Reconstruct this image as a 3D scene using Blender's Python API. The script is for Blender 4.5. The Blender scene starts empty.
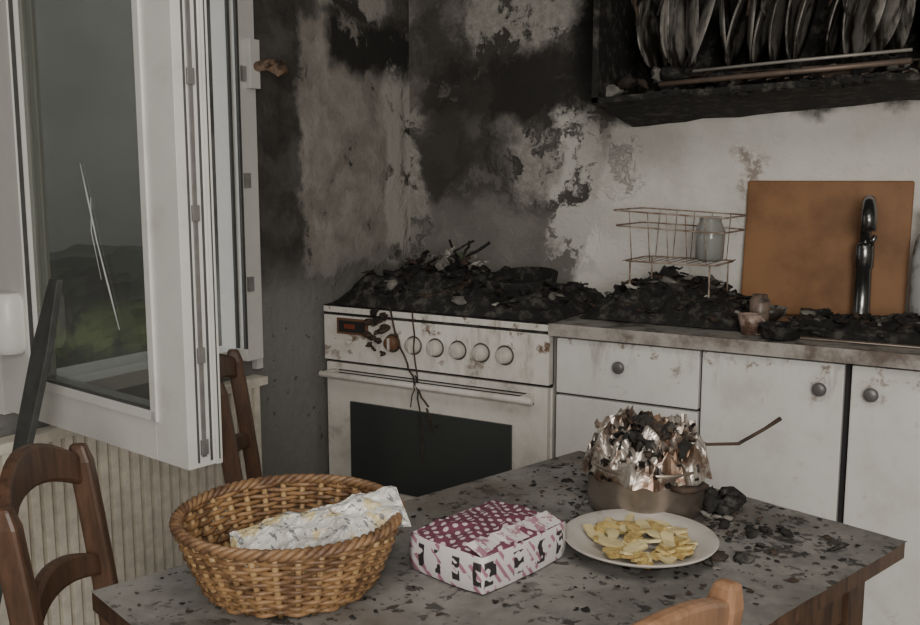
import bpy, math, random
from mathutils import Vector, Matrix, noise as mn
random.seed(7)
rnd=random.uniform

# ------------------------------------------------------------------ materials
class MB:
    def __init__(s,name,rough=.8,metal=0.0):
        s.mat=bpy.data.materials.new(name); s.mat.use_nodes=True
        s.nt=s.mat.node_tree; s.b=s.nt.nodes['Principled BSDF']
        s.b.inputs['Roughness'].default_value=rough
        s.b.inputs['Metallic'].default_value=metal
        s.tc=s.nt.nodes.new('ShaderNodeTexCoord'); s.co=s.tc.outputs['Object']
    def _set(s,sock,v):
        if hasattr(v,'links'): s.nt.links.new(v,sock)
        else: sock.default_value=v
    def noise(s,scale,detail=4,rough=.6,co=None,dist=0,color=False):
        n=s.nt.nodes.new('ShaderNodeTexNoise'); s._set(n.inputs['Vector'],co or s.co)
        n.inputs['Scale'].default_value=scale; n.inputs['Detail'].default_value=detail
        n.inputs['Roughness'].default_value=rough; n.inputs['Distortion'].default_value=dist
        return n.outputs['Color' if color else 'Fac']
    def vor(s,scale,out='Distance',co=None,rand=1,feature='F1'):
        n=s.nt.nodes.new('ShaderNodeTexVoronoi'); n.feature=feature
        s._set(n.inputs['Vector'],co or s.co); n.inputs['Scale'].default_value=scale
        n.inputs['Randomness'].default_value=rand
        return n.outputs[out]
    def m(s,op,a,b=0.0,clamp=False):
        n=s.nt.nodes.new('ShaderNodeMath'); n.operation=op; n.use_clamp=clamp
        s._set(n.inputs[0],a); s._set(n.inputs[1],b); return n.outputs[0]
    def step(s,v,lo,hi,a=0.0,b=1.0):
        n=s.nt.nodes.new('ShaderNodeMapRange'); n.interpolation_type='SMOOTHSTEP'
        s._set(n.inputs['Value'],v); n.inputs['From Min'].default_value=lo; n.inputs['From Max'].default_value=hi
        n.inputs['To Min'].default_value=a; n.inputs['To Max'].default_value=b
        return n.outputs['Result']
    def mix(s,f,a,b):
        n=s.nt.nodes.new('ShaderNodeMix'); n.data_type='RGBA'
        s._set(n.inputs[0],f)
        for i,v in ((6,a),(7,b)):
            if isinstance(v,tuple): n.inputs[i].default_value=(*v,1) if len(v)==3 else v
            else: s.nt.links.new(v,n.inputs[i])
        return n.outputs[2]
    def warp(s,scale,amp):
        c=s.noise(scale,5,.65,color=True)
        v=s.nt.nodes.new('ShaderNodeVectorMath'); v.operation='SUBTRACT'
        s.nt.links.new(c,v.inputs[0]); v.inputs[1].default_value=(.5,.5,.5)
        w=s.nt.nodes.new('ShaderNodeVectorMath'); w.operation='MULTIPLY_ADD'
        s.nt.links.new(v.outputs[0],w.inputs[0]); w.inputs[1].default_value=(amp,)*3
        s.nt.links.new(s.co,w.inputs[2]); return w.outputs[0]
    def sep(s,co):
        n=s.nt.nodes.new('ShaderNodeSeparateXYZ'); s.nt.links.new(co,n.inputs[0]); return n.outputs
    def box(s,u,v,u0,u1,v0,v1,e):
        a=s.m('MULTIPLY',s.step(u,u0-e,u0+e),s.step(u,u1-e,u1+e,1.0,0.0))
        b=s.m('MULTIPLY',s.step(v,v0-e,v0+e),s.step(v,v1-e,v1+e,1.0,0.0))
        return s.m('MULTIPLY',a,b)
    def color(s,c):
        if isinstance(c,tuple): s.b.inputs['Base Color'].default_value=(*c,1)
        else: s.nt.links.new(c,s.b.inputs['Base Color'])
    def bump(s,h,strength=.4,dist=.01):
        n=s.nt.nodes.new('ShaderNodeBump'); n.inputs['Strength'].default_value=strength
        n.inputs['Distance'].default_value=dist
        s.nt.links.new(h,n.inputs['Height']); s.nt.links.new(n.outputs[0],s.b.inputs['Normal'])

def plain(name,c,rough=.6,metal=0,var=.12,scale=30,bump=0):
    B=MB(name,rough,metal)
    n=B.noise(scale,5)
    B.color(B.mix(B.step(n,.3,.7),tuple(x*(1-var) for x in c),tuple(min(1,x*(1+var)) for x in c)))
    if bump: B.bump(n,bump,.01)
    return B.mat
def spotted(name,c,dirt,rough,scale,lo,hi,metal=0,scale2=None,amount=1.0,bump=0):
    B=MB(name,rough,metal)
    n=B.noise(scale,6,.7); f=B.step(n,lo,hi,0.0,amount)
    base=B.mix(B.noise(scale2 or scale*4,4),tuple(x*.9 for x in c),tuple(min(1,x*1.08) for x in c))
    B.color(B.mix(f,base,dirt))
    if bump: B.bump(n,bump,.01)
    return B.mat

def back_wall_mat():
    B=MB('burnt_plaster_back',.9)
    w=B.warp(5,.30); x,y,z=B.sep(w)
    w2=B.warp(14,.06); xs,ys,zs=B.sep(w2)
    big=B.noise(2.6,6,.58,co=w); mid=B.noise(8,6,.62,co=w); fine=B.noise(35,5,.7)
    c=B.mix(B.step(mid,.35,.65),(.165,.152,.14),(.28,.26,.24))
    soot=B.step(big,.40,.56)
    c=B.mix(B.m('MULTIPLY',soot,.80),c,(.050,.046,.042))
    pale=B.mix(B.step(fine,.35,.7),(.31,.29,.27),(.46,.44,.41))
    p=B.m('MAXIMUM',B.box(x,z,-1.86,-1.36,1.79,2.1,.04),B.box(x,z,-1.74,-1.20,1.28,1.54,.05))
    p=B.m('MAXIMUM',p,B.box(x,z,-2.3,-2.06,1.0,1.60,.02))
    p=B.m('MULTIPLY',p,B.step(mid,.41,.48))
    c=B.mix(p,c,pale)
    d=B.m('MULTIPLY',B.box(x,z,-2.08,-1.25,1.54,1.79,.05),B.step(mid,.34,.46))
    c=B.mix(B.m('MULTIPLY',d,.86),c,(.024,.022,.020))
    d=B.m('MULTIPLY',B.box(x,z,-2.04,-1.66,1.22,1.52,.05),B.step(mid,.40,.50))
    c=B.mix(B.m('MULTIPLY',d,.75),c,(.05,.046,.042))
    low=B.box(x,z,-2.3,-1.37,0.2,1.22,.06)
    c=B.mix(B.m('MULTIPLY',low,.75),c,B.mix(mid,(.18,.17,.155),(.33,.31,.29)))
    tile=B.mix(B.step(B.noise(4,5),.35,.7),(.84,.815,.77),(.70,.67,.625))
    t=B.step(B.m('ADD',xs,B.m('MULTIPLY',B.m('SUBTRACT',zs,1.3),-.25)),-1.35,-1.31)
    c=B.mix(t,c,tile)
    rim=B.m('MULTIPLY',B.box(x,z,-1.50,-1.32,1.0,1.58,.03),B.step(mid,.44,.50))
    c=B.mix(rim,c,(.64,.62,.585))
    up=B.step(z,1.52,1.60); up=B.m('MULTIPLY',up,B.step(x,-1.50,-1.38))
    c=B.mix(up,c,(.02,.018,.017))
    st=B.m('MULTIPLY',B.box(x,z,-1.38,-1.0,1.34,1.62,.10),.45)
    c=B.mix(st,c,(.20,.18,.16))
    st=B.m('MULTIPLY',B.box(x,z,-.84,-.76,1.28,1.42,.025),B.step(fine,.40,.55))
    c=B.mix(B.m('MULTIPLY',st,.7),c,(.20,.12,.08))
    B.color(c); B.bump(B.m('ADD',mid,B.m('MULTIPLY',p,.8)),.7,.02)
    return B.mat
def left_wall_mat():
    B=MB('burnt_plaster_left',.9)
    w=B.warp(5,.22); x,y,z=B.sep(w)
    mid=B.noise(7,6,.62,co=w); fine=B.noise(40,5,.7)
    c=B.mix(B.step(mid,.3,.7),(.042,.039,.036),(.12,.112,.103))
    patch=B.box(y,z,-.66,-.03,1.0,1.88,.025)
    pc=B.mix(B.step(mid,.35,.65),(.25,.228,.208),(.39,.36,.33))
    c=B.mix(B.m('MULTIPLY',patch,B.step(mid,.32,.38)),c,pc)
    c=B.mix(B.m('MULTIPLY',B.box(y,z,-.16,.1,1.0,1.78,.02),B.step(mid,.38,.44)),c,(.48,.455,.42))
    c=B.mix(B.m('MULTIPLY',B.box(y,z,-.55,-.15,1.90,2.1,.03),B.step(mid,.42,.48)),c,(.38,.355,.33))
    c=B.mix(B.m('MULTIPLY',B.box(y,z,-.5,.0,1.72,1.90,.04),B.step(mid,.40,.48)),c,(.03,.028,.026))
    low=B.step(z,.90,1.12,1.0,0.0)
    c=B.mix(low,c,B.mix(fine,(.19,.185,.178),(.265,.26,.25)))
    specks=B.m('MULTIPLY',B.step(B.noise(30,3,.5),.66,.70),low)
    c=B.mix(B.m('MULTIPLY',specks,.7),c,(.08,.07,.065))
    B.color(c); B.bump(B.m('ADD',mid,B.m('MULTIPLY',patch,.6)),.6,.02)
    return B.mat
def dirty_white(name,c,rough,soot,zc,zw,brown,amount):
    """white painted surface with vertical soot runs and more staining near height zc"""
    B=MB(name,rough); mp=B.nt.nodes.new('ShaderNodeMapping'); B.nt.links.new(B.co,mp.inputs[0]); mp.inputs['Scale'].default_value=(1,1,.25)
    x,y,z=B.sep(B.co)
    run=B.step(B.noise(16,6,.7,co=mp.outputs[0]),.48,.76); cloud=B.step(B.noise(4.5,6,.65),.42,.75)
    near=B.step(B.m('ABSOLUTE',B.m('SUBTRACT',z,zc)),0,zw,1.0,.22)
    f=B.m('MULTIPLY',B.m('MAXIMUM',B.m('MULTIPLY',run,near),B.m('MULTIPLY',cloud,.5)),amount)
    col=B.mix(f,c,soot)
    br=B.m('MULTIPLY',B.step(B.noise(13,5,.7),.58,.68),B.m('MULTIPLY',near,amount))
    B.color(B.mix(br,col,brown)); return B.mat

m_back=back_wall_mat(); m_left=left_wall_mat()
m_wall=plain('sooty_plaster',(.42,.41,.39),.9)
m_ceil=plain('sooty_ceiling',(.26,.25,.235),.9)
m_floor=spotted('dirty_floor_tile',(.30,.28,.25),(.08,.07,.06),.6,6,.45,.65)
m_pvc=spotted('white_pvc',(.76,.755,.73),(.35,.34,.31),.35,5,.55,.85,amount=.6)
m_rubber=plain('grey_gasket',(.075,.075,.072),.6)
m_cab=dirty_white('white_laminate',(.78,.77,.745),.4,(.36,.33,.30),.86,.20,(.25,.18,.13),.9)
m_stove=dirty_white('white_enamel',(.80,.77,.72),.35,(.24,.20,.16),.84,.22,(.16,.09,.05),1.0)
m_knobw=plain('knob_white',(.60,.57,.52),.4)
m_knobg=plain('knob_grey',(.16,.155,.15),.4,.3)
m_dark=plain('dark_gap',(.02,.02,.02),.8)
m_glassblk=MB('oven_glass',.25)
_f=m_glassblk.vor(160,rand=0); m_glassblk.color(m_glassblk.mix(m_glassblk.step(_f,.25,.35),(.13,.14,.14),(.045,.05,.05))); m_glassblk=m_glassblk.mat
m_char=spotted('charred_black',(.014,.013,.012),(.085,.078,.070),.85,22,.48,.66,bump=.6)
m_charbr=spotted('charred_brown',(.070,.044,.030),(.014,.012,.011),.8,14,.42,.62)
m_ash=plain('ash_grey',(.19,.18,.16),.9,var=.35)
m_ashw=plain('ash_white',(.44,.42,.38),.9,var=.2)
m_green=plain('melted_green',(.12,.16,.09),.6)
m_counter=spotted('sooty_worktop',(.34,.325,.30),(.05,.045,.04),.5,9,.46,.60,amount=.85)
m_steel=spotted('sooty_steel',(.40,.34,.29),(.10,.07,.05),.36,6,.45,.75,metal=.75,amount=.75)
m_chrome=plain('chrome',(.20,.20,.20),.22,.9)
m_board=MB('orange_wood_board',.55)
_n=m_board.noise(6,5,.6); m_board.color(m_board.mix(m_board.step(_n,.35,.7),(.33,.165,.07),(.20,.095,.042))); m_board=m_board.mat

def table_mat():
    B=MB('ash_covered_top',.5)
    base=B.mix(B.step(B.noise(7,6,.7),.35,.65),(.15,.144,.135),(.28,.27,.255))
    base=B.mix(B.step(B.noise(3,5,.6),.50,.70,0,.6),base,(.14,.11,.088))
    w=B.warp(12,.05)
    f1=B.step(B.noise(26,4,.55,co=w),.58,.62)
    f2=B.step(B.noise(60,3,.5,co=w),.62,.66)
    dens=B.step(B.noise(4,3),.36,.54)
    f=B.m('MAXIMUM',B.m('MULTIPLY',f1,dens),B.m('MULTIPLY',f2,.8))
    c=B.mix(B.m('MULTIPLY',f,.85),base,(.035,.031,.027))
    B.color(c); B.bump(f,.3,.004); return B.mat
m_table=table_mat()
def wood(name,a,b,rough=.4):
    B=MB(name,rough); m=B.nt.nodes.new('ShaderNodeMapping'); B.nt.links.new(B.co,m.inputs[0]); m.inputs['Scale'].default_value=(3,3,.6)
    n=B.noise(14,6,.7,co=m.outputs[0]); B.color(B.mix(B.step(n,.35,.7),a,b)); return B.mat
m_chair=wood('chair_wood_dark',(.125,.066,.040),(.06,.034,.023))
m_chair_lit=wood('chair_wood_lit',(.36,.20,.115),(.22,.12,.065))  # paler copy of the chair wood, frontal light put into its colour
m_tablew=wood('table_wood',(.11,.06,.035),(.035,.02,.014))
m_rush=plain('seat_rush',(.30,.22,.12),.8,var=.3,scale=60)

# ------------------------------------------------------------------ geometry
class G:
    def __init__(s): s.v=[];s.f=[];s.mi=[];s.sm=[]
    def add(s,vs,fs,m=0,smooth=False,M=None):
        o=len(s.v)
        for p in vs:
            p=Vector(p); s.v.append(M@p if M else p)
        for f in fs: s.f.append([i+o for i in f]); s.mi.append(m); s.sm.append(smooth)
    def box(s,lo,hi,m=0,M=None):
        x0,y0,z0=lo;x1,y1,z1=hi
        s.add([(x0,y0,z0),(x1,y0,z0),(x1,y1,z0),(x0,y1,z0),(x0,y0,z1),(x1,y0,z1),(x1,y1,z1),(x0,y1,z1)],
              [(3,2,1,0),(4,5,6,7),(0,1,5,4),(1,2,6,5),(2,3,7,6),(3,0,4,7)],m,False,M)
    def tube(s,pts,r,m=0,n=8,closed=False,M=None):
        pts=[Vector(p) for p in pts]; N=len(pts); vs=[];fs=[]
        prev=None
        for i,p in enumerate(pts):
            a=pts[(i-1)%N] if (closed or i>0) else p; b=pts[(i+1)%N] if (closed or i<N-1) else p
            t=(b-a).normalized()
            if prev is None: u=t.orthogonal().normalized()
            else:
                u=prev-t*prev.dot(t)
                u=u.normalized() if u.length>1e-6 else t.orthogonal().normalized()
            prev=u; w=t.cross(u); rr=r[i] if isinstance(r,(list,tuple)) else r
            for k in range(n):
                an=2*math.pi*k/n; vs.append(p+(u*math.cos(an)+w*math.sin(an))*rr)
        for i in range(N if closed else N-1):
            j=(i+1)%N
            for k in range(n):
                l=(k+1)%n; fs.append((i*n+k,i*n+l,j*n+l,j*n+k))
        if not closed:
            fs.append(tuple(range(n))[::-1]); fs.append(tuple((N-1)*n+k for k in range(n)))
        s.add(vs,fs,m,True,M)
    def lathe(s,prof,m=0,n=40,M=None,jit=0,smooth=True):
        vs=[];fs=[]
        for i,(r,z) in enumerate(prof):
            for k in range(n):
                a=2*math.pi*k/n
                rr=r*(1+jit*mn.noise(Vector((math.cos(a)*2,math.sin(a)*2,z*20))))
                vs.append((rr*math.cos(a),rr*math.sin(a),z))
        for i in range(len(prof)-1):
            for k in range(n):
                l=(k+1)%n; fs.append((i*n+k,i*n+l,(i+1)*n+l,(i+1)*n+k))
        if prof[0][0]>1e-4: fs.append(tuple(range(n))[::-1])
        if prof[-1][0]>1e-4: fs.append(tuple((len(prof)-1)*n+k for k in range(n)))
        s.add(vs,fs,m,smooth,M)
    def sweep(s,secs,m=0,M=None):
        vs=[p for q in secs for p in q]; fs=[]
        for i in range(len(secs)-1):
            for k in range(4):
                l=(k+1)%4; fs.append((i*4+k,i*4+l,(i+1)*4+l,(i+1)*4+k))
        fs.append((3,2,1,0)); o=(len(secs)-1)*4; fs.append((o,o+1,o+2,o+3))
        s.add(vs,fs,m,False,M)
    def shard(s,p,size,m=0,flat=.35,tilt=.9):
        n=random.randint(5,8); vs=[(rnd(-.1,.1)*size,rnd(-.1,.1)*size,rnd(.1,.5)*size*flat)]
        for k in range(n):
            a=2*math.pi*k/n+rnd(-.25,.25); r=size*rnd(.35,1)
            vs.append((r*math.cos(a),r*math.sin(a)*rnd(.5,1),rnd(-.5,.5)*size*flat))
        R=Matrix.Rotation(rnd(0,6.3),4,'Z')@Matrix.Rotation(rnd(-tilt,tilt),4,'X')@Matrix.Rotation(rnd(-tilt,tilt),4,'Y')
        fs=[(0,k+1,(k+1)%n+1) for k in range(n)]
        vs.append((0,0,-.12*size)); fs+=[(n+1,(k+1)%n+1,k+1) for k in range(n)]
        s.add(vs,fs,m,False,Matrix.Translation(p)@R)
    def chunk(s,p,size,m=0,asp=(1,.7,.5),tilt=.5,smooth=True):
        """irregular melted lump"""
        n=9;rings=5;sd=rnd(0,50);vs=[];fs=[]
        ax=[size*a*rnd(.7,1.2) for a in asp]
        for i in range(rings+1):
            ph=-math.pi/2+math.pi*i/rings
            for k in range(n):
                a=2*math.pi*k/n; d=Vector((math.cos(ph)*math.cos(a),math.cos(ph)*math.sin(a),math.sin(ph)))
                q=1+.7*mn.noise(d*1.6+Vector((sd,0,0))) if 0<i<rings else 1
                vs.append((d.x*ax[0]*q,d.y*ax[1]*q,d.z*ax[2]*q))
        for i in range(rings):
            for k in range(n): fs.append((i*n+k,i*n+(k+1)%n,(i+1)*n+(k+1)%n,(i+1)*n+k))
        R=Matrix.Rotation(rnd(0,6.3),4,'Z')@Matrix.Rotation(rnd(-tilt,tilt),4,'X')@Matrix.Rotation(rnd(-tilt,tilt),4,'Y')
        s.add(vs,fs,m,smooth,Matrix.Translation(p)@R)
    def sheet(s,p,size,m=0,amp=.3,tilt=.8,N=7,asp=.8,R=None):
        """crumpled scrap of foil / burnt paper"""
        sd=rnd(0,99);vs=[];fs=[]
        for j in range(N+1):
            for i in range(N+1):
                u=i/N*2-1;v=j/N*2-1
                q=1/max(1,(u*u+v*v)**.5*.9)*(1-.35*abs(mn.noise(Vector((u*2,v*2,sd+9)))))
                z=amp*size*(1.3*mn.noise(Vector((u*1.3,v*1.3,sd)))+.8*mn.noise(Vector((u*3.3,v*3.3,sd))))
                vs.append((u*size*q,v*size*asp*q,z))
        for j in range(N):
            for i in range(N): a=j*(N+1)+i; fs.append((a,a+1,a+N+2,a+N+1))
        R=R or Matrix.Rotation(rnd(0,6.3),4,'Z')@Matrix.Rotation(rnd(-tilt,tilt),4,'X')@Matrix.Rotation(rnd(-tilt,tilt),4,'Y')
        s.add(vs,fs,m,False,Matrix.Translation(p)@R)
    def build(s,name,mats,bevel=0,parent=None):
        me=bpy.data.meshes.new(name); me.from_pydata([tuple(v) for v in s.v],[],s.f)
        for a in mats: me.materials.append(a)
        me.polygons.foreach_set('material_index',s.mi); me.polygons.foreach_set('use_smooth',s.sm); me.update()
        o=bpy.data.objects.new(name,me); bpy.context.scene.collection.objects.link(o)
        if bevel:
            b=o.modifiers.new('bevel','BEVEL'); b.width=bevel; b.segments=2; b.limit_method='ANGLE'; b.angle_limit=math.radians(50)
        if parent: o.parent=parent
        return o
def T(x,y,z=0,a=0): return Matrix.Translation((x,y,z))@Matrix.Rotation(math.radians(a),4,'Z')

XL=-2.13; XR=1.5; YF=-4.4; H=2.7
# room shell
g=G(); g.box((XL-.25,0,0),(XR+.2,.2,H)); g.build('wall_back',[m_back])
g=G()
g.box((XL-.25,YF,0),(XL,-1.80,H)); g.box((XL-.25,-.92,0),(XL,0,H))
g.box((XL-.25,-1.80,0),(XL,-.92,.76)); g.box((XL-.25,-1.80,2.15),(XL,-.92,H)); g.build('wall_left',[m_left])
g=G(); g.box((XR,YF,0),(XR+.2,0,H)); g.build('wall_right',[m_wall])
g=G(); g.box((XL-.25,YF-.2,0),(XR+.2,YF,H)); g.build('wall_front',[m_wall])
g=G(); g.box((XL-.25,YF-.2,-.1),(XR+.2,.2,0)); g.build('floor',[m_floor])
g=G(); g.box((XL-.25,YF-.2,H),(XR+.2,.2,H+.1)); g.build('ceiling',[m_ceil])

# outside
m_out=plain('outside_render',(.24,.24,.228),.9,var=.1,scale=2)
m_hedge=MB('hedge_green',.9); _n=m_hedge.noise(1.9,6,.7); _x,_y,_z=m_hedge.sep(m_hedge.co)
m_hedge.color(m_hedge.mix(m_hedge.m('MULTIPLY',m_hedge.step(_n,.45,.56),m_hedge.step(m_hedge.m('ABSOLUTE',m_hedge.m('SUBTRACT',_z,.50)),.06,.20,1.0,0.0)),(.040,.042,.038),(.17,.21,.08))); m_hedge=m_hedge.mat
g=G(); g.box((-6.0,-4,-.1),(-5.8,7,4)); g.build('wall_outside',[m_out])
g=G(); g.box((-6,-4,-.12),(-2.4,7,-.02)); g.build('ground_outside',[plain('outside_paving',(.16,.16,.155),.9)])
g=G(); random.seed(2)
nx,nz=80,18; vs=[];fs=[]
for side in (0,1):
    for k in range(nz+1):
        for i in range(nx+1):
            y=-3+9*i/nx; z=-.02+.94*k/nz; n=mn.fractal(Vector((side*4,y*3,z*3)),1,2,4)*.1
            vs.append((-4.3+n if side==0 else -4.7-n,y,z+(.06*mn.noise(Vector((0,y*4,0))) if k==nz else 0)))
o=(nx+1)*(nz+1)
for k in range(nz):
    for i in range(nx):
        a=k*(nx+1)+i; fs.append((a,a+1,a+nx+2,a+nx+1)); fs.append((o+a+1,o+a,o+a+nx+1,o+a+nx+2))
for i in range(nx): a=nz*(nx+1)+i; fs.append((a,a+1,o+a+1,o+a))
g.add(vs,fs); g.build('garden_hedge',[m_hedge])

# ------------------------------------------------------------------ window
win=bpy.data.objects.new('window_1',None); bpy.context.scene.collection.objects.link(win)
g=G()
g.box((XL-.06,-.99,.76),(XL+.05,-.92,2.15)); g.box((XL-.06,-1.80,.76),(XL+.02,-1.74,2.15))
g.box((XL-.06,-1.74,.76),(XL+.03,-.99,.80)); g.box((XL-.06,-1.74,2.09),(XL+.03,-.99,2.15))
g.box((XL+.001,-.92,.72),(XL+.022,-.892,2.2))
g.box((XL-.30,-1.74,.735),(XL-.06,-.99,.775),1)
g.box((XL+.042,-.998,.80),(XL+.052,-.989,2.1),2)
g.box((XL+.01,-1.0,.80),(XL+.018,-.989,2.1),2)
for z in (.98,1.30,1.62,1.9): g.box((XL+.05,-.985,z),(XL+.058,-.960,z+.045),3)
g.box((XL+.05,-.965,1.60),(XL+.075,-.925,1.745))
g.tube([(XL+.07,-.94,1.665),(XL+.11,-.925,1.67),(XL+.145,-.915,1.66),(XL+.155,-.91,1.64)],[.014,.018,.026,.018],4,12)
g.chunk((XL+.115,-.925,1.672),.034,4)
g.build('window_frame',[m_pvc,plain('sill_stone',(.45,.45,.43),.5),m_rubber,plain('catch_grey',(.35,.34,.33),.4,.4),spotted('scorched_latch',(.22,.14,.09),(.05,.035,.03),.6,25,.45,.6)],.003,win)
hx,hy=-2.10,-1.805; ex,ey=-1.35,-1.92
ang=math.degrees(math.atan2(ey-hy,ex-hx)); W=math.hypot(ex-hx,ey-hy)
M=T(hx,hy,0,ang)
zb,zt=.775,2.13
g=G()
g.box((0,0,zb),(.15,.06,zt),0,M); g.box((W-.105,0,zb),(W,.06,zt),0,M)
g.box((.15,0,zb),(W-.105,.06,zb+.095),0,M); g.box((.15,0,zt-.095),(W-.105,.06,zt),0,M)
g.box((.135,-.006,zb+.08),(.155,.0,zt-.08),0,M); g.box((W-.115,-.006,zb+.08),(W-.095,0,zt-.08),0,M)
g.box((.135,-.006,zb+.08),(W-.1,.0,zb+.10),0,M)
g.box((.15,-.002,zb+.095),(.156,.008,zt-.095),1,M); g.box((W-.111,-.002,zb+.095),(W-.105,.008,zt-.095),1,M)
g.box((.15,-.002,zb+.095),(W-.105,.008,zb+.103),1,M)
g.box((W,.020,zb+.01),(W+.003,.024,zt-.01),1,M); g.box((W,.049,zb+.01),(W+.004,.053,zt-.01),1,M)
g.box((W,.030,zb+.02),(W+.003,.040,zt-.02),2,M)
g.box((W-.012,.06,zb),(W+.006,.074,zt),0,M)
g.box((W+.006,.065,zb+.01),(W+.008,.068,zt),1,M)
for z in (.80,.98,1.25,1.5): g.box((W+.002,.026,z),(W+.007,.042,z+.03),2,M)
g.lathe([(0,.93),(.035,.93),(.045,.95),(.045,1.05),(.035,1.07),(0,1.07)],0,20,T(hx+.095,hy-.035,0))
g.build('window_leaf',[m_pvc,m_rubber,plain('lock_gear',(.30,.29,.28),.4,.5)],.004,win)
g=G(); g.box((.15,.022,zb+.095),(W-.105,.030,zt-.095),0,M)
B=MB('window_glass',.05)
nt=B.nt; tr=nt.nodes.new('ShaderNodeBsdfTransparent'); gl=nt.nodes.new('ShaderNodeBsdfGlossy'); gl.inputs['Roughness'].default_value=.05
df=nt.nodes.new('ShaderNodeBsdfDiffuse'); df.inputs['Color'].default_value=(.15,.155,.15,1)
tr.inputs['Color'].default_value=(.8,.82,.79,1)
mx=nt.nodes.new('ShaderNodeMixShader'); mx.inputs[0].default_value=.28; nt.links.new(tr.outputs[0],mx.inputs[1]); nt.links.new(df.outputs[0],mx.inputs[2])
mx2=nt.nodes.new('ShaderNodeMixShader'); mx2.inputs[0].default_value=.08; nt.links.new(mx.outputs[0],mx2.inputs[1]); nt.links.new(gl.outputs[0],mx2.inputs[2])
nt.links.new(mx2.outputs[0],nt.nodes['Material Output'].inputs[0])
g.build('window_pane',[B.mat],0,win)
g=G()
dx=.085
g.tube([(.30+dx,.018,1.36),(.325+dx,.018,1.28),(.35+dx,.018,1.20),(.385+dx,.018,1.11),(.42+dx,.018,1.02)],[.001,.002,.0014,.002,.001],0,6,M=M)
g.tube([(.335+dx,.018,1.29),(.33+dx,.018,1.22),(.36+dx,.018,1.12)],[.0007,.001,.0007],0,6,M=M)
g.build('glass_crack',[plain('crack_white',(.5,.52,.52),.3)],0,win)

g=G()
p0=Vector((-1.77,-2.22,.0)); p1=Vector((-1.705,-1.93,1.125)); d=(p1-p0)
n_=8; secs=[]
for i in range(n_+1):
    t=i/n_; c=p0+d*t; w=.028+.004*math.sin(t*9)
    if i==n_: w=.020
    secs.append([c+Vector((-w,-.0,0)),c+Vector((w,-.01,0)),c+Vector((w,.006,.0)),c+Vector((-w,.012,0))])
g.sweep(secs); g.build('scorched_plank',[plain('plank_grey',(.062,.066,.063),.6,var=.2)],.002)

# ------------------------------------------------------------------ radiator
g=G(); y0,y1=-1.93,-.95; XQ=XL+.004
g.box((XQ+.03,y0,.14),(XQ+.055,y1,.70))
k=int((y1-y0)/.034)
for i in range(k):
    yy=y0+.017+i*.034
    g.box((XQ+.05,yy-.011,.155),(XQ+.085,yy+.011,.685))
g.box((XQ+.03,y0,.685),(XQ+.09,y1,.71)); g.box((XQ+.03,y0,.13),(XQ+.09,y1,.155))
g.box((XQ,y0+.1,.2),(XQ+.03,y0+.14,.6)); g.box((XQ,y1-.14,.2),(XQ+.03,y1-.10,.6))
g.tube([(XQ+.06,y1,.17),(XQ+.06,y1+.04,.17),(XQ+.06,y1+.04,.0)],.009)
g.build('radiator',[plain('radiator_cream',(.80,.75,.65),.45)],.005)

# ------------------------------------------------------------------ stove
SX0,SX1,SY=-2.09,-1.225,-.60
g=G()
g.box((SX0,SY+.03,.05),(SX1,-.02,.87)); g.box((SX0,SY,.865),(SX1,-.01,.895),5)
g.box((SX0,SY-.002,.872),(SX1,SY+.01,.892))
g.box((SX0,SY,.705),(SX1,SY+.04,.862))
g.box((SX0+.005,SY+.005,.17),(SX1-.005,SY+.04,.695))
g.box((SX0+.005,SY+.01,.05),(SX1-.005,SY+.04,.16))
g.box((SX0+.11,SY-.004,.27),(SX1-.125,SY+.01,.565),1)
for i in range(4): g.box((SX0+.05,SY-.002,.640+i*.010),(SX1-.05,SY+.01,.643+i*.010),2)
g.box((SX0,SY+.02,.694),(SX1,SY+.035,.706),2)
g.tube([(SX0+.02,SY-.05,.662),(SX1-.03,SY-.05,.662)],.011,0,12)
for xx in (SX0+.05,SX1-.06): g.box((xx-.012,SY-.05,.650),(xx+.012,SY+.006,.674))
g.box((-2.03,SY-.006,.80),(-1.90,SY+.002,.855),3); g.box((-2.02,SY-.009,.808),(-1.91,SY-.002,.847),2); g.box((-1.995,SY-.011,.82),(-1.95,SY-.008,.836),4)
g.tube([(-1.975,SY,.775),(-1.975,SY-.02,.775)],.009,0,12)
for i in range(6):
    xx=-1.80+i*.085; zz=.785
    K=Matrix.Translation((xx,SY,zz))@Matrix.Rotation(math.radians(90),4,'X')
    g.lathe([(0.032,0),(.032,.002),(.029,.002),(.029,.0)],7,24,K)
    g.lathe([(.027,0),(.026,.006),(.024,.020),(.020,.024),(0,.024)],3 if i==0 else 6,24,K)
    g.box((-.004,-.020,.022),(.004,.020,.029),6,K)
for xx in (SX0+.05,SX1-.05):
    for yy in (SY+.08,-.08): g.lathe([(.02,0),(.02,.05),(0,.05)],2,12,T(xx,yy))
g.build('kitchen_stove',[m_stove,m_glassblk,m_dark,plain('scorched_brown',(.16,.08,.045),.5),plain('led_red',(.20,.05,.03),.4),m_char,m_knobw,plain('knob_ring',(.12,.11,.10),.5)],.003)
g=G()
for i in range(22):
    t=i/21; g.chunk((-1.86+.02*math.sin(i)+rnd(-.02,.02),SY-.012,.885-t*.14),rnd(.012,.026)*(1.1-t*.5),0)
g.build('melted_plastic_drip',[m_charbr])
g=G()
def wob(a,b,sag,n=14,j=.006):
    a=Vector(a);b=Vector(b);o=[]
    for i in range(n+1):
        t=i/n; p=a.lerp(b,t)+Vector((rnd(-j,j),rnd(-j,j)*.4,rnd(-j,j)))
        p.z+=-sag*4*t*(1-t); o.append(p)
    return o
g.tube(wob((-1.80,-.63,.93),(-1.62,-.668,.60),.03),.0032); g.tube(wob((-1.62,-.668,.60),(-1.60,-.668,.52),0,6),.003)
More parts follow.
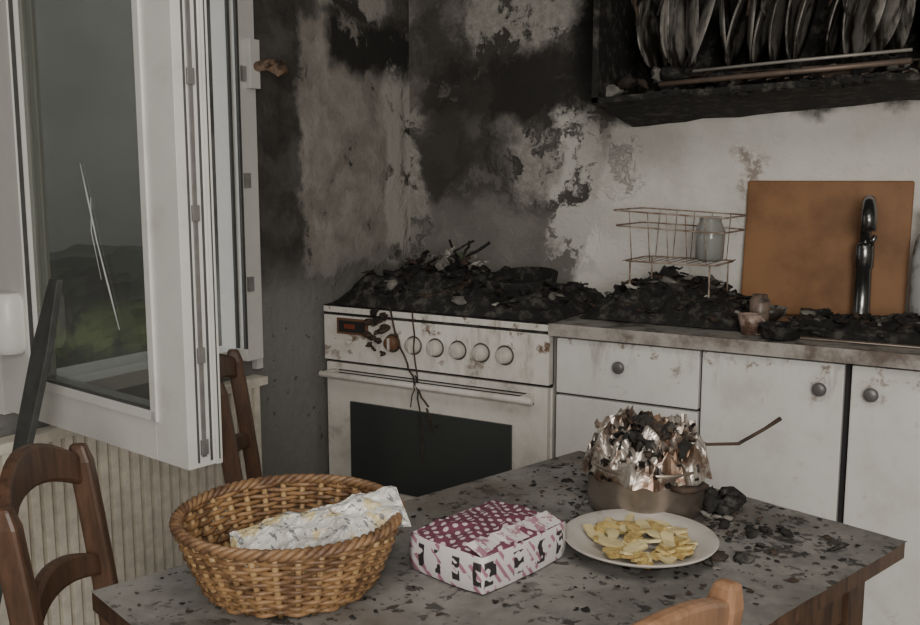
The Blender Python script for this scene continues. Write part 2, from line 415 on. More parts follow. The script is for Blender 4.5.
g.tube(wob((-1.70,-.63,.92),(-1.635,-.668,.42),.05),.0026); g.tube(wob((-1.66,-.668,.70),(-1.68,-.67,.60),0,6),.0022)
g.tube(wob((-1.62,-.668,.60),(-1.575,-.668,.55),.03,6),.0022)
g.build('burnt_cable',[m_charbr])

# ------------------------------------------------------------------ base cabinets + worktop
CX1=1.3
sx0,sx1,sy0,sy1=-.62,-.10,-.49,-.15
g=G()
g.box((-1.215,-.56,.10),(sx0,-.01,.862),2); g.box((sx1,-.56,.10),(CX1,-.01,.862),2); g.box((sx0,-.56,.10),(sx1,-.01,.745),2); g.box((sx0,-.56,.74),(sx1,-.50,.862),2)
g.box((-1.215,-.52,0),(CX1,-.02,.10),1)
def door(x0,x1,z0,z1): g.box((x0+.004,-.585,z0),(x1-.004,-.56,z1))
door(-1.21,-.765,.685,.853); door(-1.21,-.765,.11,.677)
for a,b in ((-.765,-.385),(-.375,.06),(.06,.50),(.50,.94),(.94,1.3)): door(a,b,.11,.853)
for kx,kz in ((-1.0,.785),(-.445,.785),(-.32,.785),(.10,.785),(.90,.785),(-.83,.60)):
    K=Matrix.Translation((kx,-.585,kz))@Matrix.Rotation(math.radians(90),4,'X')
    g.lathe([(.010,0),(.008,.010),(.018,.016),(.019,.024),(.012,.029),(0,.029)],3,20,K)
g.build('base_cabinet',[m_cab,m_charbr,m_dark,m_knobg],.003)
g=G()
for lo,hi in (((-1.22,-.61),(sx0,0)),((sx1,-.61),(CX1,0)),((sx0,-.61),(sx1,sy0)),((sx0,sy1),(sx1,0))):
    g.box((lo[0],lo[1],.864),(hi[0],hi[1]-.002,.897))
g.box((-1.222,-.613,.862),(CX1,-.609,.899),1)
g.build('worktop',[m_counter,spotted('worktop_edge',(.44,.41,.38),(.14,.11,.09),.5,6,.42,.65)])
g=G()
t=.004
g.box((sx0+t,sy0+t,.75),(sx1-t,sy1-t,.755)); g.box((sx0+t,sy0+t,.75),(sx0+2*t,sy1-t,.90)); g.box((sx1-2*t,sy0+t,.75),(sx1-t,sy1-t,.90))
g.box((sx0+t,sy0+t,.75),(sx1-t,sy0+2*t,.90)); g.box((sx0+t,sy1-2*t,.75),(sx1-t,sy1-t,.90))
for lo,hi in (((sx0-.02,sy0-.02),(sx0+t,sy1+.02)),((sx1-t,sy0-.02),(sx1+.02,sy1+.02)),((sx0,sy0-.02),(sx1,sy0+t)),((sx0,sy1-t),(sx1,sy1+.02))):
    g.box((*lo,.898),(*hi,.903))
g.build('kitchen_sink',[m_steel],.002)
g=G(); fx,fy=-.425,-.105
g.lathe([(.034,.898),(.034,.91),(.026,.92),(.024,1.06),(.028,1.065),(.028,1.13),(.022,1.14),(0,1.14)],0,24,T(fx,fy))
g.tube([(fx,fy,1.10),(fx,fy-.003,1.20),(fx+.004,fy-.02,1.245),(fx+.012,fy-.05,1.262),(fx+.018,fy-.09,1.252),(fx+.022,fy-.115,1.222),(fx+.023,fy-.12,1.18)],[.018,.017,.018,.020,.020,.022,.022],0,16)
g.tube([(fx+.015,fy-.01,1.13),(fx+.03,fy-.02,1.16)],[.009,.008],0,12)
g.build('sink_faucet',[m_chrome])
g=G(); MM=Matrix.Translation((-.555,-.058,.899))@Matrix.Rotation(math.radians(-5),4,'X')
g.box((-.245,0,0),(.245,.018,.425),0,MM); g.build('cutting_board',[m_board],.006)
g=G(); g.lathe([(.030,.899),(.034,.905),(.034,1.10),(.026,1.15),(.012,1.18),(.012,1.22),(.015,1.22),(.015,1.245),(0,1.245)],0,24,T(-.262,-.11))
g.build('soap_bottle',[spotted('bottle_grey',(.40,.40,.40),(.10,.09,.08),.35,9,.45,.65)])

# ------------------------------------------------------------------ wall cupboard, burnt open, with plates
cup=bpy.data.objects.new('wall_cupboard',None); bpy.context.scene.collection.objects.link(cup)
cx0,cx1=-1.20,1.2; cd=-.37
g=G()
def zbk(x): return 1.505+(x-cx0)*.062
def zfr(x): return 1.560+(x-cx0)*.03
N=40
for i in range(N):
    a=cx0+(cx1-cx0)*i/N; b=cx0+(cx1-cx0)*(i+1)/N
    ja=.012*mn.noise(Vector((a*9,0,0))); jb=.012*mn.noise(Vector((b*9,0,0)))
    vs=[(a,-.002,zbk(a)+ja),(b,-.002,zbk(b)+jb),(b,cd,zfr(b)+jb),(a,cd,zfr(a)+ja)]
    vs+=[(p[0],p[1],p[2]+.018) for p in vs]
    g.add(vs,[(0,3,2,1),(4,5,6,7),(0,1,5,4),(1,2,6,5),(2,3,7,6),(3,0,4,7)])
g.box((cx0,cd,1.56),(cx0+.02,-.002,2.45)); g.box((cx1-.02,cd,1.60),(cx1,-.002,2.45)); g.box((.20,cd,1.64),(.22,-.002,2.45))
g.box((cx0,-.02,1.58),(cx1,-.004,2.45)); g.box((cx0,cd,2.43),(cx1,-.002,2.45)); g.box((cx0+.02,cd+.05,2.06),(cx1-.02,-.02,2.08))
random.seed(77)
for i in range(70):
    x=rnd(cx0,.25); g.chunk((x,cd+rnd(-.01,.03),zfr(x)+rnd(-.004,.018)),rnd(.008,.022),0,(1.6,.5,.5),.2)
g.build('cupboard_carcass',[m_char],0,cup)
g=G()
g.tube([(-.98,cd-.01,1.605),(-.6,cd-.012,1.620),(-.3,cd-.012,1.632)],.008,0,8)
g.tube([(-.88,cd-.008,1.638),(-.6,cd-.012,1.65),(-.3,cd-.012,1.660)],.0045,1,8)
g.tube([(-.98,-.10,1.655),(-.3,-.10,1.665)],.004,0,8)
for i in range(14):
    x=-.97+i*.05; g.tube([(x,cd,1.605),(x,-.1,1.64)],.0025,0,5)
g.build('drainer_rack',[plain('burnt_rack',(.20,.15,.12),.5,.4),plain('pale_rack',(.34,.32,.29),.5,.3)],0,cup)
m_plate_s=MB('sooty_plate',.35)
mp=m_plate_s.nt.nodes.new('ShaderNodeMapping'); m_plate_s.nt.links.new(m_plate_s.co,mp.inputs[0]); mp.inputs['Scale'].default_value=(1,1,.35)
_n=m_plate_s.noise(11,6,.7,co=mp.outputs[0]); _m=m_plate_s.noise(40,4,.6)
m_plate_s.color(m_plate_s.mix(m_plate_s.step(_n,.42,.58),m_plate_s.mix(_m,(.21,.195,.178),(.38,.36,.33)),(.03,.026,.022))); m_plate_s=m_plate_s.mat
random.seed(4); g=G()
for i in range(24):
    x=-1.08+i*.039+rnd(-.008,.008); r=rnd(.105,.135)
    if i in (5,13,19): continue
    K=Matrix.Translation((x,-.235+rnd(-.02,.02),1.665+r))@Matrix.Rotation(rnd(-.15,.55),4,'Z')@Matrix.Rotation(math.radians(90)+rnd(-.12,.35),4,'Y')
    g.lathe([(0,.004),(r*.55,.004),(r*.7,.012),(r,.02),(r,.024),(r*.68,.017),(r*.5,.009),(0,.009)],0,36,K)
g.build('drying_plates',[m_plate_s],0,cup)
g=G()
for i in range(70):
    x=rnd(cx0,.2); g.chunk((x,rnd(cd+.03,-.05),1.60+rnd(0,.04)),rnd(.015,.05),random.choice([0,0,0,1,2]))
for i in range(16):
    x=rnd(-1.1,.1); z=rnd(1.92,2.04); g.sheet((x,cd+rnd(0,.08),z),rnd(.03,.06),random.choice([0,0,1]),.4)
for i in range(9):
    x=rnd(cx0,.1); g.tube(wob((x,cd+.02,rnd(1.95,2.05)),(x+rnd(-.06,.06),cd+rnd(.0,.03),rnd(1.70,1.85)),0,8,.008),rnd(.003,.006),random.choice([0,1]))
g.build('burnt_cupboard_contents',[m_char,m_charbr,m_ash],0,cup)

# ------------------------------------------------------------------ debris heaps
def heap(x0,x1,y0,y1,z0,hf,nch,smin,smax,weights,sticks=0,seed=0,nsheet=0):
    random.seed(seed); g=G(); nx,ny=100,50; vs=[];fs=[]
    def hh(x,y):
        u=(x-x0)/(x1-x0); v=(y-y0)/(y1-y0)
        e=min(1,8*u)*min(1,8*(1-u))*min(1,7*v)*min(1,7*(1-v))
        e=max(0,e)**.6
        n=mn.fractal(Vector((x*9,y*9,seed)),1.0,2.0,4)
        r=1-abs(mn.noise(Vector((x*16,y*16,seed+5))))*1.6
        return max(0.001,e*(hf(u,v)*(.7+.6*n)+.03*r))
    for j in range(ny+1):
        for i in range(nx+1):
            x=x0+(x1-x0)*i/nx; y=y0+(y1-y0)*j/ny; vs.append((x,y,z0+hh(x,y)))
    for j in range(ny):
        for i in range(nx):
            a=j*(nx+1)+i; fs.append((a,a+1,a+nx+2,a+nx+1))
    g.add(vs,fs,0,True)
    for i in range(nch):
        x=rnd(x0+.035,x1-.035); y=rnd(y0+.02,y1-.03)
        g.chunk((x,y,z0+hh(x,y)+rnd(-.008,.003)),rnd(smin,smax),random.choices(range(len(weights)),weights)[0],random.choice([(1,.7,.45),(1.5,.5,.3),(1.1,.9,.25)]),.3)
    for i in range(nsheet):
        x=rnd(x0+.05,x1-.05); y=rnd(y0+.05,y1-.05)
        g.sheet((x,y,z0+hh(x,y)+.005),rnd(.02,.045),random.choices(range(len(weights)),weights)[0],.3,.3)
    for i in range(sticks):
        x=rnd(x0+.05,x1-.05); y=rnd(y0+.03,y1-.03); z=z0+hh(x,y)+.006; a=rnd(0,6.3); L=rnd(.05,.13)
        g.tube(wob((x,y,z),(min(x1-.01,max(x0+.01,x+L*math.cos(a))),min(y1,max(y0,y+L*math.sin(a)*.7)),z+rnd(-.01,.01)),rnd(-.01,.01),6,.004),rnd(.002,.005),random.choice([0,1]))
    return g,hh
HM=[m_char,m_charbr,m_ash,m_ashw,m_green]
g,hh=heap(-2.085,-1.228,-.59,-.04,.896,lambda u,v:.065+.065*math.exp(-((u-.36)/.18)**2)+.012*math.sin(u*14),200,.014,.038,[11,5,2.0,.4,.15],22,3,50)
random.seed(8)
for i in range(12): g.sheet((-1.76+rnd(-.12,.14),-.30+rnd(-.12,.12),1.03+rnd(0,.05)),rnd(.02,.045),random.choice([2,3,4,0,2,1]),.4,.9)
for i in range(4): g.tube(wob((-1.76+rnd(-.1,.1),-.3,1.02),(-1.76+rnd(-.2,.2),-.3+rnd(-.1,.1),1.11),0,6,.006),rnd(.003,.006),0)
g.lathe([(.0,.0),(.10,.0),(.115,.045),(.118,.045),(.104,-.004),(0,-.004)],0,30,Matrix.Translation((-1.45,-.33,.965))@Matrix.Rotation(.15,4,'X'))
g.tube([(-1.35,-.38,.99),(-1.27,-.45,.995),(-1.24,-.475,.99)],.008,0,8)
g.build('stove_debris',HM)
g,hh=heap(-1.19,-.69,-.47,-.04,.900,lambda u,v:.030+.115*math.exp(-((u-.42)/.27)**2-((v-.6)/.5)**2),170,.010,.028,[11,5,1.6,.3],22,9,40)
g.build('worktop_debris',HM)
g,hh=heap(-.60,-.12,-.46,-.16,.885,lambda u,v:.032,80,.010,.032,[12,3,1.2],8,12,20)
g.build('sink_debris',HM)

g=G()
rx0,rx1,ry0,ry1=-1.115,-.765,-.40,-.12; R_=.0028
def rloop(z,ins,tilt):
    pts=[]; cr=.03
    X0,X1,Y0,Y1=rx0+ins,rx1-ins,ry0+ins,ry1-ins
    for cxx,cyy,a0 in ((X1-cr,Y1-cr,0),(X0+cr,Y1-cr,90),(X0+cr,Y0+cr,180),(X1-cr,Y0+cr,270)):
        for k in range(5):
            a=math.radians(a0+k*22.5); xx=cxx+cr*math.cos(a); pts.append((xx,cyy+cr*math.sin(a),z-tilt*(xx-X0)))
    g.tube(pts,R_,0,6,True)
rloop(1.232,0,.05); rloop(1.185,.006,.045); rloop(1.075,.03,.01)
for i in range(1,12):
    x=rx0+(rx1-rx0)*i/12; zt_=1.232-.05*(x-rx0)
    if i%2==0: g.tube([(x,ry0,zt_),(x,ry0+.03,1.075),(x,ry1-.03,1.075),(x,ry1,zt_)],.0016,0,5)
    else: g.tube([(x,ry0+.03,1.075),(x,ry1-.03,1.075)],.0016,0,5)
for x in (rx0+.05,rx1-.05):
    for y in (ry0+.04,ry1-.04): g.tube([(x,y,1.075),(x,y,.90)],.003,0,6)
g.build('dish_rack',[spotted('rack_wire_rusty',(.46,.38,.32),(.20,.13,.09),.5,20,.4,.6)])
B=MB('clear_glass',.1); B.b.inputs['Transmission Weight'].default_value=.6; B.color((.62,.63,.61))
g=G(); g.lathe([(.030,1.080),(.042,1.09),(.045,1.17),(.033,1.20),(.033,1.215),(.029,1.215),(.029,1.20),(.040,1.17),(.037,1.095),(0,1.085)],0,24,T(-.835,-.30))
g.build('glass_jar',[B.mat])
g=G(); g.lathe([(.022,.899),(.030,.93),(.034,.955),(.030,.955),(.024,.92),(0,.91)],0,24,T(-.655,-.50)); g.tube([(-.624,-.50,.945),(-.61,-.50,.93),(-.62,-.50,.915),(-.63,-.50,.91)],.004)
g.build('small_cup',[spotted('cup_soot',(.40,.30,.26),(.12,.07,.05),.4,15,.42,.58)])
g=G(); g.lathe([(.03,.899),(.05,.903),(.058,.935),(.060,.938),(.054,.938),(.046,.908),(0,.905)],0,28,T(-.565,-.535),.08)
g.tube([(-.515,-.555,.932),(-.47,-.572,.938),(-.44,-.582,.940)],.006,0,8)
for i in range(9): g.chunk((-.565+rnd(-.03,.03),-.535+rnd(-.03,.03),.925+rnd(0,.012)),rnd(.012,.022),0)
g.build('charred_saucepan',[m_char])
g=G(); g.lathe([(.026,.899),(.028,.90),(.028,.985),(.022,.99),(.022,1.0),(.018,1.0),(.018,.985),(0,.91)],0,20,T(-.655,-.40),.1)
g.build('spice_jar',[spotted('jar_soot',(.22,.16,.13),(.04,.03,.025),.4,18,.4,.58)])
g=G(); g.lathe([(.02,.899),(.05,.925),(.058,.945),(.054,.945),(.045,.927),(0,.908)],0,24,T(-.665,-.25,0),.06)
g.build('sooty_bowl',[spotted('bowl_soot',(.36,.33,.30),(.05,.04,.035),.4,12,.42,.55)])

# ------------------------------------------------------------------ table
TM=T(-.80,-1.33,0,-17); TW,TL=.695,1.05; TI=TM.inverted()
def on_table(p,mg=.02):
    q=TI@Vector(p); return mg<q.x<TW-mg and -TL+mg<q.y<-mg
g=G()
nx,ny=34,50; vs=[];fs=[]
for j in range(ny+1):
    for i in range(nx+1):
        x=TW*i/nx; y=-TL*j/ny
        if i==nx: x+=.004*mn.noise(Vector((0,y*20,3)))
        if j==0: y+=.003*mn.noise(Vector((x*20,0,1)))
        vs.append((x,y,.75))
for j in range(ny):
    for i in range(nx):
        a=j*(nx+1)+i; fs.append((a+nx+1,a+nx+2,a+1,a))
g.add(vs,fs,0,False,TM)
g.box((0.001,-TL+.001,.722),(TW-.003,-.003,.7495),1,TM)
g.box((.05,-TL+.05,.63),(.07,-.05,.722),1,TM); g.box((TW-.07,-TL+.05,.63),(TW-.05,-.05,.722),1,TM)
g.box((.05,-.07,.63),(TW-.05,-.05,.722),1,TM); g.box((.05,-TL+.05,.63),(TW-.05,-TL+.07,.722),1,TM)
for x in (.045,TW-.045-.055):
    for y in (-.045-.055,-TL+.045):
        secs=[]
        for z,w in ((.722,.0275),(.60,.0275),(.0,.018)):
            cx,cy=x+.0275,y+.0275; secs.append([(cx-w,cy-w,z),(cx+w,cy-w,z),(cx+w,cy+w,z),(cx-w,cy+w,z)])
        g.sweep(secs[::-1],1,TM)
g.build('dining_table',[m_table,m_tablew])
random.seed(21); g=G()
for i in range(760):
    if random.random()<.6: u=.38+random.gauss(0,.16); v=-.25+random.gauss(0,.13)
    else: u=rnd(.02,TW-.02); v=rnd(-TL+.02,-.02)
    if not(.01<u<TW-.01 and -TL+.02<v<-.01): continue
    p=TM@Vector((u,v,.7515)); g.shard(p,rnd(.003,.010) if random.random()<.95 else rnd(.012,.018),random.choices([0,1,2],[6,3,2])[0],.15,.1)
for i in range(90):
    p=Vector((-.545,-1.60,.757))+Vector((random.gauss(.06,.10),random.gauss(.0,.08),0))
    if on_table(p): g.chunk(p,rnd(.005,.015),random.choices([0,1,2],[6,3,1])[0],(1,.7,.4))
for i in range(14):
    p=Vector((-.435,-1.565,.765))+Vector((random.gauss(0,.016),random.gauss(.0,.025),rnd(0,.03)))
    g.chunk(p,rnd(.012,.022),0)
g.build('ash_flakes',[m_char,m_charbr,m_ash])

# ------------------------------------------------------------------ chairs
def chair(name,x,y,ang,mat,top=.88,hw=.19,archk=1.0):
    M=T(x,y,0,ang); g=G()
    def lean(z): return -.055*max(0,(z-.45)/.45)**1.2
    for s_ in (-1,1):
        pts=[(.02 if z<.1 else .0+lean(z),s_*(hw-.0),z) for z in (0,.2,.45,.6,.75,top-.03,top)]
        pts[0]=(-.03,s_*hw,0)
        secs=[]
        for (px,py,pz) in pts:
            w=.019 if pz<top-.01 else .013; secs.append([(px-w,py-w*.8,pz),(px+w,py-w*.8,pz),(px+w,py+w*.8,pz),(px-w,py+w*.8,pz)])
        g.sweep(secs,0,M)
        secs=[]
        for z,w in ((0,.014),(.3,.019),(.44,.02)): secs.append([(.38-w,s_*(hw+.01)-w,z),(.38+w,s_*(hw+.01)-w,z),(.38+w,s_*(hw+.01)+w,z),(.38-w,s_*(hw+.01)+w,z)])
        g.sweep(secs,0,M)
        g.tube([(-.01,s_*hw,.22),(.38,s_*(hw+.01),.22)],.011,0,8,M=M); g.tube([(-.01,s_*hw,.12),(.38,s_*(hw+.01),.12)],.011,0,8,M=M)
    def rail(zc,hh,arch,bow):
        secs=[];n=16
        for i in range(n+1):
            t=-1+2*i/n; yy=t*(hw+.0); k=1-t*t; bx=lean(zc)-bow*k
            zl=zc-hh+arch*.8*k; zh=zc+hh*(.7+.2*k)+arch*k; th=.010
            secs.append([(bx-th,yy,zl),(bx+th,yy,zl),(bx+th-.004,yy,zh),(bx-th-.004,yy,zh)])
        g.sweep(secs,0,M)
    rail(top-.045,.030,.035*archk,.035); rail(.665,.022,.025*archk,.03)
    g.box((-.01,-hw,.41),(.39,hw,.44),0,M); g.box((-.012,-hw-.012,.44),(.405,hw+.012,.462),1,M)
    g.tube([(.38,-hw,.17),(.38,hw,.17)],.012,0,8,M=M); g.tube([(-.01,-hw,.25),(-.01,hw,.25)],.012,0,8,M=M)
    return g.build(name,[mat,m_rush],.006)
chair('dining_chair',-1.24,-2.245,35,m_chair,.88,.16,1.6)
chair('dining_chair.001',-1.555,-1.535,39,m_chair,.90)
chair('dining_chair.002',-.365,-2.325,163,m_chair_lit,.892,.19,1.3)

# ------------------------------------------------------------------ basket
bx,by=-.884,-2.163; z0=.752; Hb=.098
random.seed(5)
def br(t): return .114+.042*t**.8
g=G(); NS=32; rows=15
for k in range(NS):
    a=2*math.pi*k/NS; g.tube([(bx+br(t)*math.cos(a),by+br(t)*math.sin(a),z0+Hb*t) for t in (0,.33,.66,1)],.0050,1,6)
for r in range(rows):
    t=(r+.5)/rows; pts=[]; n=NS*4
    for i in range(n):
        a=2*math.pi*i/n; rr=br(t)+.0045*math.cos(NS/2*a+math.pi*(r%2)); pts.append((bx+rr*math.cos(a),by+rr*math.sin(a),z0+Hb*t+.0012*math.sin(5*a+r)))
    g.tube(pts,.0038,0,6,True)
for ph in range(3):
    pts=[]
    for i in range(220):
        a=2*math.pi*i/220; q=24*a+ph*2.094; rr=br(1)+.001+.0055*math.cos(q); pts.append((bx+rr*math.cos(a),by+rr*math.sin(a),z0+Hb+.004+.0045*math.sin(q)))
    g.tube(pts,.0042,2,7,True)
g.lathe([(0,z0+.004),(.108,z0+.004),(.112,z0),(0,z0)][::-1],0,40,T(bx,by))
for i in range(1,6): g.tube([(bx+.02*i*math.cos(a),by+.02*i*math.sin(a),z0+.007) for a in [2*math.pi*k/40 for k in range(40)]],.003,0,5,True)
g.build('wicker_basket',[spotted('wicker_honey',(.33,.19,.088),(.14,.075,.038),.5,25,.42,.60),spotted('wicker_stake',(.44,.29,.14),(.22,.13,.065),.5,25,.5,.65),spotted('wicker_rim',(.26,.15,.075),(.12,.065,.038),.5,30,.42,.6)])
def pack_mat():
    B=MB('printed_wrapper',.18); x,y,z=B.sep(B.warp(8,.02))
    n=B.noise(22,5,.6); c=B.mix(B.step(n,.35,.65),(.50,.49,.46),(.78,.77,.73))
    c=B.mix(B.m('MULTIPLY',B.step(B.noise(13,3),.54,.58),.75),c,(.58,.45,.17))
    c=B.mix(B.m('MULTIPLY',B.step(B.noise(16,2),.61,.63),.7),c,(.28,.32,.36))
    mp=B.nt.nodes.new('ShaderNodeMapping'); B.nt.links.new(B.co,mp.inputs[0]); mp.inputs['Rotation'].default_value=(0,0,math.radians(-35)); mp.inputs['Scale'].default_value=(1,3.5,1)
    c=B.mix(B.m('MULTIPLY',B.step(B.noise(50,2,co=mp.outputs[0]),.58,.61),.85),c,(.12,.13,.15))
    B.color(c); B.bump(n,.7,.012); return B.mat
def crumple(name,M,L,W_,hz,mat,seed,amp=.012,nx=38,ny=22):
    g=G(); vs=[];fs=[]
    for sgn in (1,-1):
        for j in range(ny+1):
            for i in range(nx+1):
                u=i/nx;v=j/ny; e=math.sin(math.pi*min(1,max(0,v)))**.5*min(1,5*u+.05)**.5*min(1,5*(1-u)+.05)**.5
                n=mn.noise(Vector((u*7+seed,v*5,sgn*2)))+.6*abs(mn.noise(Vector((u*17,v*13+seed,sgn))))
                vs.append((L*(u-.5),W_*(v-.5)*(1+.25*mn.noise(Vector((u*6,seed,0)))),sgn*hz*e+amp*n))
    o=(nx+1)*(ny+1)
    for s_ in (0,1):
        for j in range(ny):
            for i in range(nx):
                a=s_*o+j*(nx+1)+i; f=(a,a+1,a+nx+2,a+nx+1); fs.append(f if s_==0 else f[::-1])
    for i in range(nx):
        fs.append((i,o+i,o+i+1,i+1)); a=ny*(nx+1)+i; fs.append((a,a+1,o+a+1,o+a))
    for j in range(ny):
        a=j*(nx+1); fs.append((a,a+nx+1,o+a+nx+1,o+a)); a+=nx; fs.append((a,o+a,o+a+nx+1,a+nx+1))
    g.add(vs,fs,0,False,M); return g.build(name,[mat])
pm=pack_mat()
crumple('bread_bag',Matrix.Translation((-.832,-2.160,.838))@Matrix.Rotation(math.radians(46),4,'Z')@Matrix.Rotation(math.radians(-11),4,'Y')@Matrix.Rotation(math.radians(22),4,'X'),.245,.088,.015,pm,2,.010)
crumple('crumpled_paper',Matrix.Translation((-.884,-2.163,.790))@Matrix.Rotation(math.radians(20),4,'Z'),.18,.15,.02,plain('paper_tan',(.50,.40,.20),.7,var=.3),8,.012)

# ------------------------------------------------------------------ patterned cake box
def box_side():
    B=MB('box_side_print',.45); x,y,z=B.sep(B.co)
    s_=B.m('ADD',B.m('MULTIPLY',B.m('ADD',x,y),1.0),B.m('MULTIPLY',z,.9))
    st=B.m('SINE',B.m('MULTIPLY',s_,330))
    c=B.mix(B.step(st,.1,.3),(.74,.69,.69),(.42,.20,.27))
    w=B.noise(38,2,.4); c=B.mix(B.step(w,.46,.48),c,(.74,.71,.70))
    k=B.m('SINE',B.m('MULTIPLY',B.m('SUBTRACT',x,y),150)); k2=B.m('MULTIPLY',B.step(k,.35,.4),B.box(x,z,-9,9,.763,.798,.001))
    k2=B.m('MULTIPLY',k2,B.step(B.noise(60,1),.45,.47))
    c=B.mix(k2,c,(.04,.033,.038)); B.color(c); return B.mat
def box_top():
    B=MB('box_top_polka',.5)
    mp=B.nt.nodes.new('ShaderNodeMapping'); B.nt.links.new(B.co,mp.inputs[0]); mp.inputs['Rotation'].default_value=(0,0,math.radians(45)); mp.inputs['Scale'].default_value=(1,1,0)
    v=B.vor(68,co=mp.outputs[0],rand=0)
    B.color(B.mix(B.step(v,.25,.31),(.70,.60,.62),(.18,.060,.095))); return B.mat
MX=T(-.672,-1.955,.752,-11.5); g=G(); a_,b_,h_=.072,.098,.055
n=14
def bulge(t): return .005*math.sin(math.pi*t)
ring=[]
for side in range(4):
    for i in range(n):
        t=i/n
        if side==0: p=(-a_+2*a_*t,-b_-bulge(t))
        elif side==1: p=(a_+bulge(t),-b_+2*b_*t)
        elif side==2: p=(a_-2*a_*t,b_+bulge(t))
        else: p=(-a_-bulge(t),b_-2*b_*t)
        ring.append(p)
RN=len(ring); vs=[];fs=[]
levels=[(0,.97),(.01,1.0),(h_*.5,1.01),(h_-.006,1.0),(h_,.98)]
for z,sc in levels:
    for (x,y) in ring: vs.append((x*sc,y*sc,z+ .0015*mn.noise(Vector((x*40,y*40,z*40)))))
for l in range(len(levels)-1):
    for i in range(RN):
        j=(i+1)%RN; fs.append((l*RN+i,l*RN+j,(l+1)*RN+j,(l+1)*RN+i))
g.add(vs,fs,0,True,MX)
top=[];fs=[]; rr=[.98,.94,.82,.68,.5,.25]
for q in rr:
    for (x,y) in ring: top.append((x*q,y*q,h_+(.0 if q>.97 else .010*(1-q)+.012*mn.noise(Vector((x*q*34,y*q*34,2))))))
for l in range(len(rr)-1):
    for i in range(RN):
        j=(i+1)%RN; fs.append((l*RN+i,l*RN+j,(l+1)*RN+j,(l+1)*RN+i))
fs.append(tuple((len(rr)-1)*RN+i for i in range(RN)))
g.add(top,fs,1,True,MX)
vs=[];N=16
for i in range(N+1):
    t=i/N; y=-b_*1.0+2*b_*.95*t
    vs+=[(a_*.99,y,h_+.001),(a_*.55+.012*mn.noise(Vector((t*9,0,0))),y,h_+.012+.008*mn.noise(Vector((t*6,1,0))))]
g.add(vs,[(2*i,2*i+2,2*i+3,2*i+1) for i in range(N)],2,False,MX)
g.build('cake_box',[box_side(),box_top(),spotted('white_paper',(.70,.66,.64),(.38,.20,.25),.6,40,.52,.58)])

# ------------------------------------------------------------------ plate with food
px,py=-.49,-1.80
g=G(); g.lathe([(0,.7525),(.067,.7525),(.072,.757),(.096,.765),(.118,.775),(.120,.778),(.118,.779),(.096,.769),(.074,.763),(.067,.761),(0,.761)],0,56,T(px,py))
g.build('dinner_plate',[spotted('plate_white',(.56,.53,.49),(.32,.27,.24),.3,14,.5,.7,amount=.7)])
random.seed(14); g=G()
for i in range(64):
    r=.082*rnd(0,1)**.6; a=rnd(0,6.3); z=.768+.014*(1-r/.085)+rnd(0,.005); L=rnd(.012,.024); Wd=rnd(.007,.013)
    K=Matrix.Translation((px+r*math.cos(a),py+r*math.sin(a),z))@Matrix.Rotation(rnd(0,6.3),4,'Z')@Matrix.Rotation(rnd(-.28,.28),4,'X')@Matrix.Rotation(rnd(-.25,.25),4,'Y')
    n=12; th=.0022; cur=rnd(-4,8); pl=[]
    for j in range(n):
        q=2*math.pi*j/n; e=2/3.2; cx=abs(math.cos(q))**e*math.copysign(1,math.cos(q)); sy=abs(math.sin(q))**e*math.copysign(1,math.sin(q))
        pl.append((L*cx*rnd(.85,1.08),Wd*sy*rnd(.8,1.1)))
    vs=[(x,y,-th+cur*x*x) for x,y in pl]+[(x,y,th+cur*x*x) for x,y in pl]+[(0,0,th),(0,0,-th)]
    fs=[(j,(j+1)%n,n+(j+1)%n,n+j) for j in range(n)]+[(2*n,n+j,n+(j+1)%n) for j in range(n)]+[(2*n+1,(j+1)%n,j) for j in range(n)]
    g.add(vs,fs,random.choice([0,0,1,1]),False,K)
g.build('fried_potato_slices',[spotted('chip_yellow',(.56,.43,.17),(.38,.25,.09),.5,60,.45,.6),plain('chip_pale',(.62,.53,.29),.5)])

# ------------------------------------------------------------------ burnt pot
qx,qy=-.553,-1.602; random.seed(31)
g=G(); r=.101
g.lathe([(0,.752),(r*.88,.752),(r*.96,.758),(r,.777),(r,.836),(r+.005,.840),(r+.005,.844),(r-.003,.844),(r-.004,.78),(0,.76)],0,56,T(qx,qy),.03)
for s_ in (0,math.pi):
    c=Vector((math.cos(s_-.5),math.sin(s_-.5),0)); t=Vector((-c.y,c.x,0)); o=Vector((qx,qy,.820))
    g.tube([o+c*(r-.003)+t*.03,o+c*(r+.018)+t*.026,o+c*(r+.024),o+c*(r+.018)-t*.026,o+c*(r-.003)-t*.03],.0055,1,8)
g.build('cooking_pot',[m_steel,m_charbr])
m_foil=MB('scorched_foil',.34,.75); _n=m_foil.noise(19,5,.65); _k=m_foil.noise(30,4,.6)
m_foil.color(m_foil.mix(m_foil.step(_k,.54,.60),m_foil.mix(m_foil.step(_n,.42,.60),(.60,.55,.50),(.20,.125,.085)),(.03,.025,.022))); m_foil=m_foil.mat
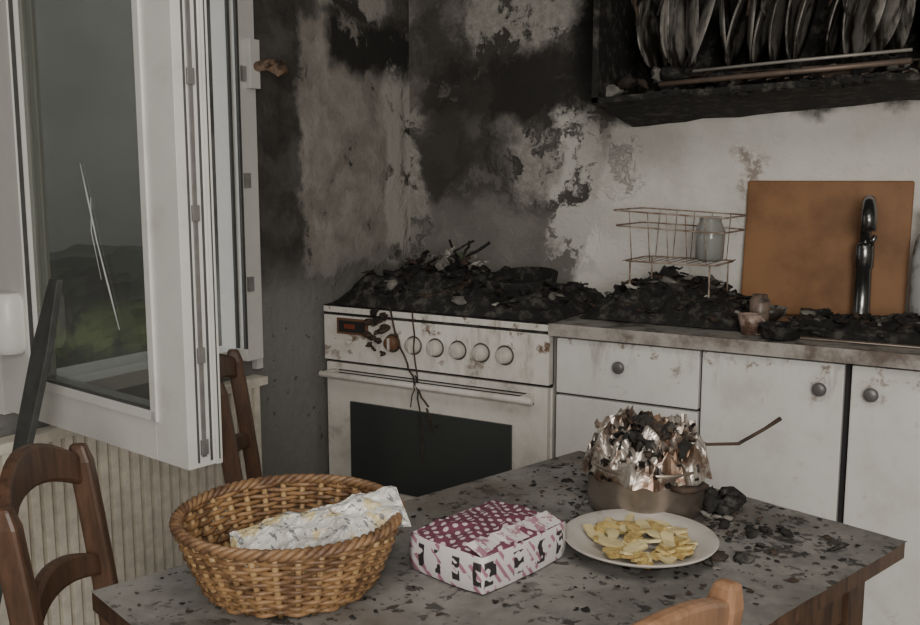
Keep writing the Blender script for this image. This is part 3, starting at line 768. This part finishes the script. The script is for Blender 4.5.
# one crumpled sheet of foil heaped over the pot, folded just over the rim
g=G(); vs=[];fs=[]; nn,na=46,110
for j in range(nn+1):
    for i in range(na):
        a=2*math.pi*i/na; q=1-j/nn
        e=1+.10*mn.noise(Vector((math.cos(a)*2.2,math.sin(a)*2.2,7)))
        rr=(r+.010)*q*e; p=Vector((rr*math.cos(a),rr*math.sin(a),0))
        cr=abs(mn.noise(p*24+Vector((3,1,0))))*.050+abs(mn.noise(p*52+Vector((8,2,0))))*.026
        z=.842+.034*(1-min(1,(rr/r)**2))+cr*min(1,j/5)
        if j<5: z-= (5-j)*.004*(1+.6*mn.noise(Vector((math.cos(a)*4,math.sin(a)*4,1))))
        side=.010*mn.noise(p*45+Vector((0,5,3)))
        vs.append((qx+p.x+side,qy+p.y-side,z))
for j in range(nn):
    for i in range(na): fs.append((j*na+i,j*na+(i+1)%na,(j+1)*na+(i+1)%na,(j+1)*na+i))
g.add(vs,fs,1)
for i in range(9):
    a=rnd(0,6.3); rr=rnd(0,1)**.6*(r-.030); x=qx+rr*math.cos(a); y=qy+rr*math.sin(a)
    g.sheet((x,y,.872+.026*(1-(rr/r)**2)+rnd(-.004,.010)),rnd(.030,.046),random.choice([1,1,1,0,2]),.6,.5,12)
for i in range(34):
    a=rnd(0,6.3); rr=rnd(.1,1)*(r+.004); g.chunk((qx+rr*math.cos(a),qy+rr*math.sin(a),.856+.03*(1-(rr/r)**2)+rnd(0,.012)),rnd(.008,.021),random.choice([0,0,2,2]))
g.build('crumpled_foil',[m_char,m_foil,m_charbr,m_ash])
g=G(); g.tube([(-.52,-1.587,.892),(-.46,-1.56,.870),(-.415,-1.52,.868),(-.385,-1.46,.885),(-.365,-1.43,.900)],[.003,.003,.0032,.0032,.004],0,8)
g.lathe([(0,-.004),(.02,0),(.026,.012),(.024,.012),(.018,.004),(0,.001)],0,20,Matrix.Translation((-.53,-1.592,.884)))
g.build('ladle',[m_charbr])

# ------------------------------------------------------------------ lights, world
def area(name,loc,target,size,power,col=(1,1,1),sy=None):
    l=bpy.data.lights.new(name,'AREA'); l.energy=power; l.size=size; l.color=col
    if sy: l.shape='RECTANGLE'; l.size_y=sy
    o=bpy.data.objects.new(name,l); bpy.context.scene.collection.objects.link(o); o.location=loc
    o.rotation_euler=(Vector(target)-Vector(loc)).to_track_quat('-Z','Y').to_euler(); return o
area('ceiling_lamp',(-.1,-2.6,2.62),(-.4,-2.0,0),1.4,22,(1,.945,.86))
area('rear_fill',(.8,-4.2,1.6),(-.8,-.5,.85),1.2,68,(1,.955,.885))  # added fill lamp behind the camera; the front wall has no doorway
w=bpy.data.worlds.new('world'); bpy.context.scene.world=w; w.use_nodes=True
bg=w.node_tree.nodes['Background']; bg.inputs[0].default_value=(.66,.67,.65,1); bg.inputs[1].default_value=2.1

# ------------------------------------------------------------------ camera
cam=bpy.data.cameras.new('camera'); co=bpy.data.objects.new('camera',cam); bpy.context.scene.collection.objects.link(co)
cam.sensor_width=36; cam.lens=36*950/920; cam.clip_start=.02
co.location=(0,-3.16,1.33)
co.rotation_euler=(math.radians(90)-math.atan(134.5/950),0,math.radians(31))
bpy.context.scene.camera=co
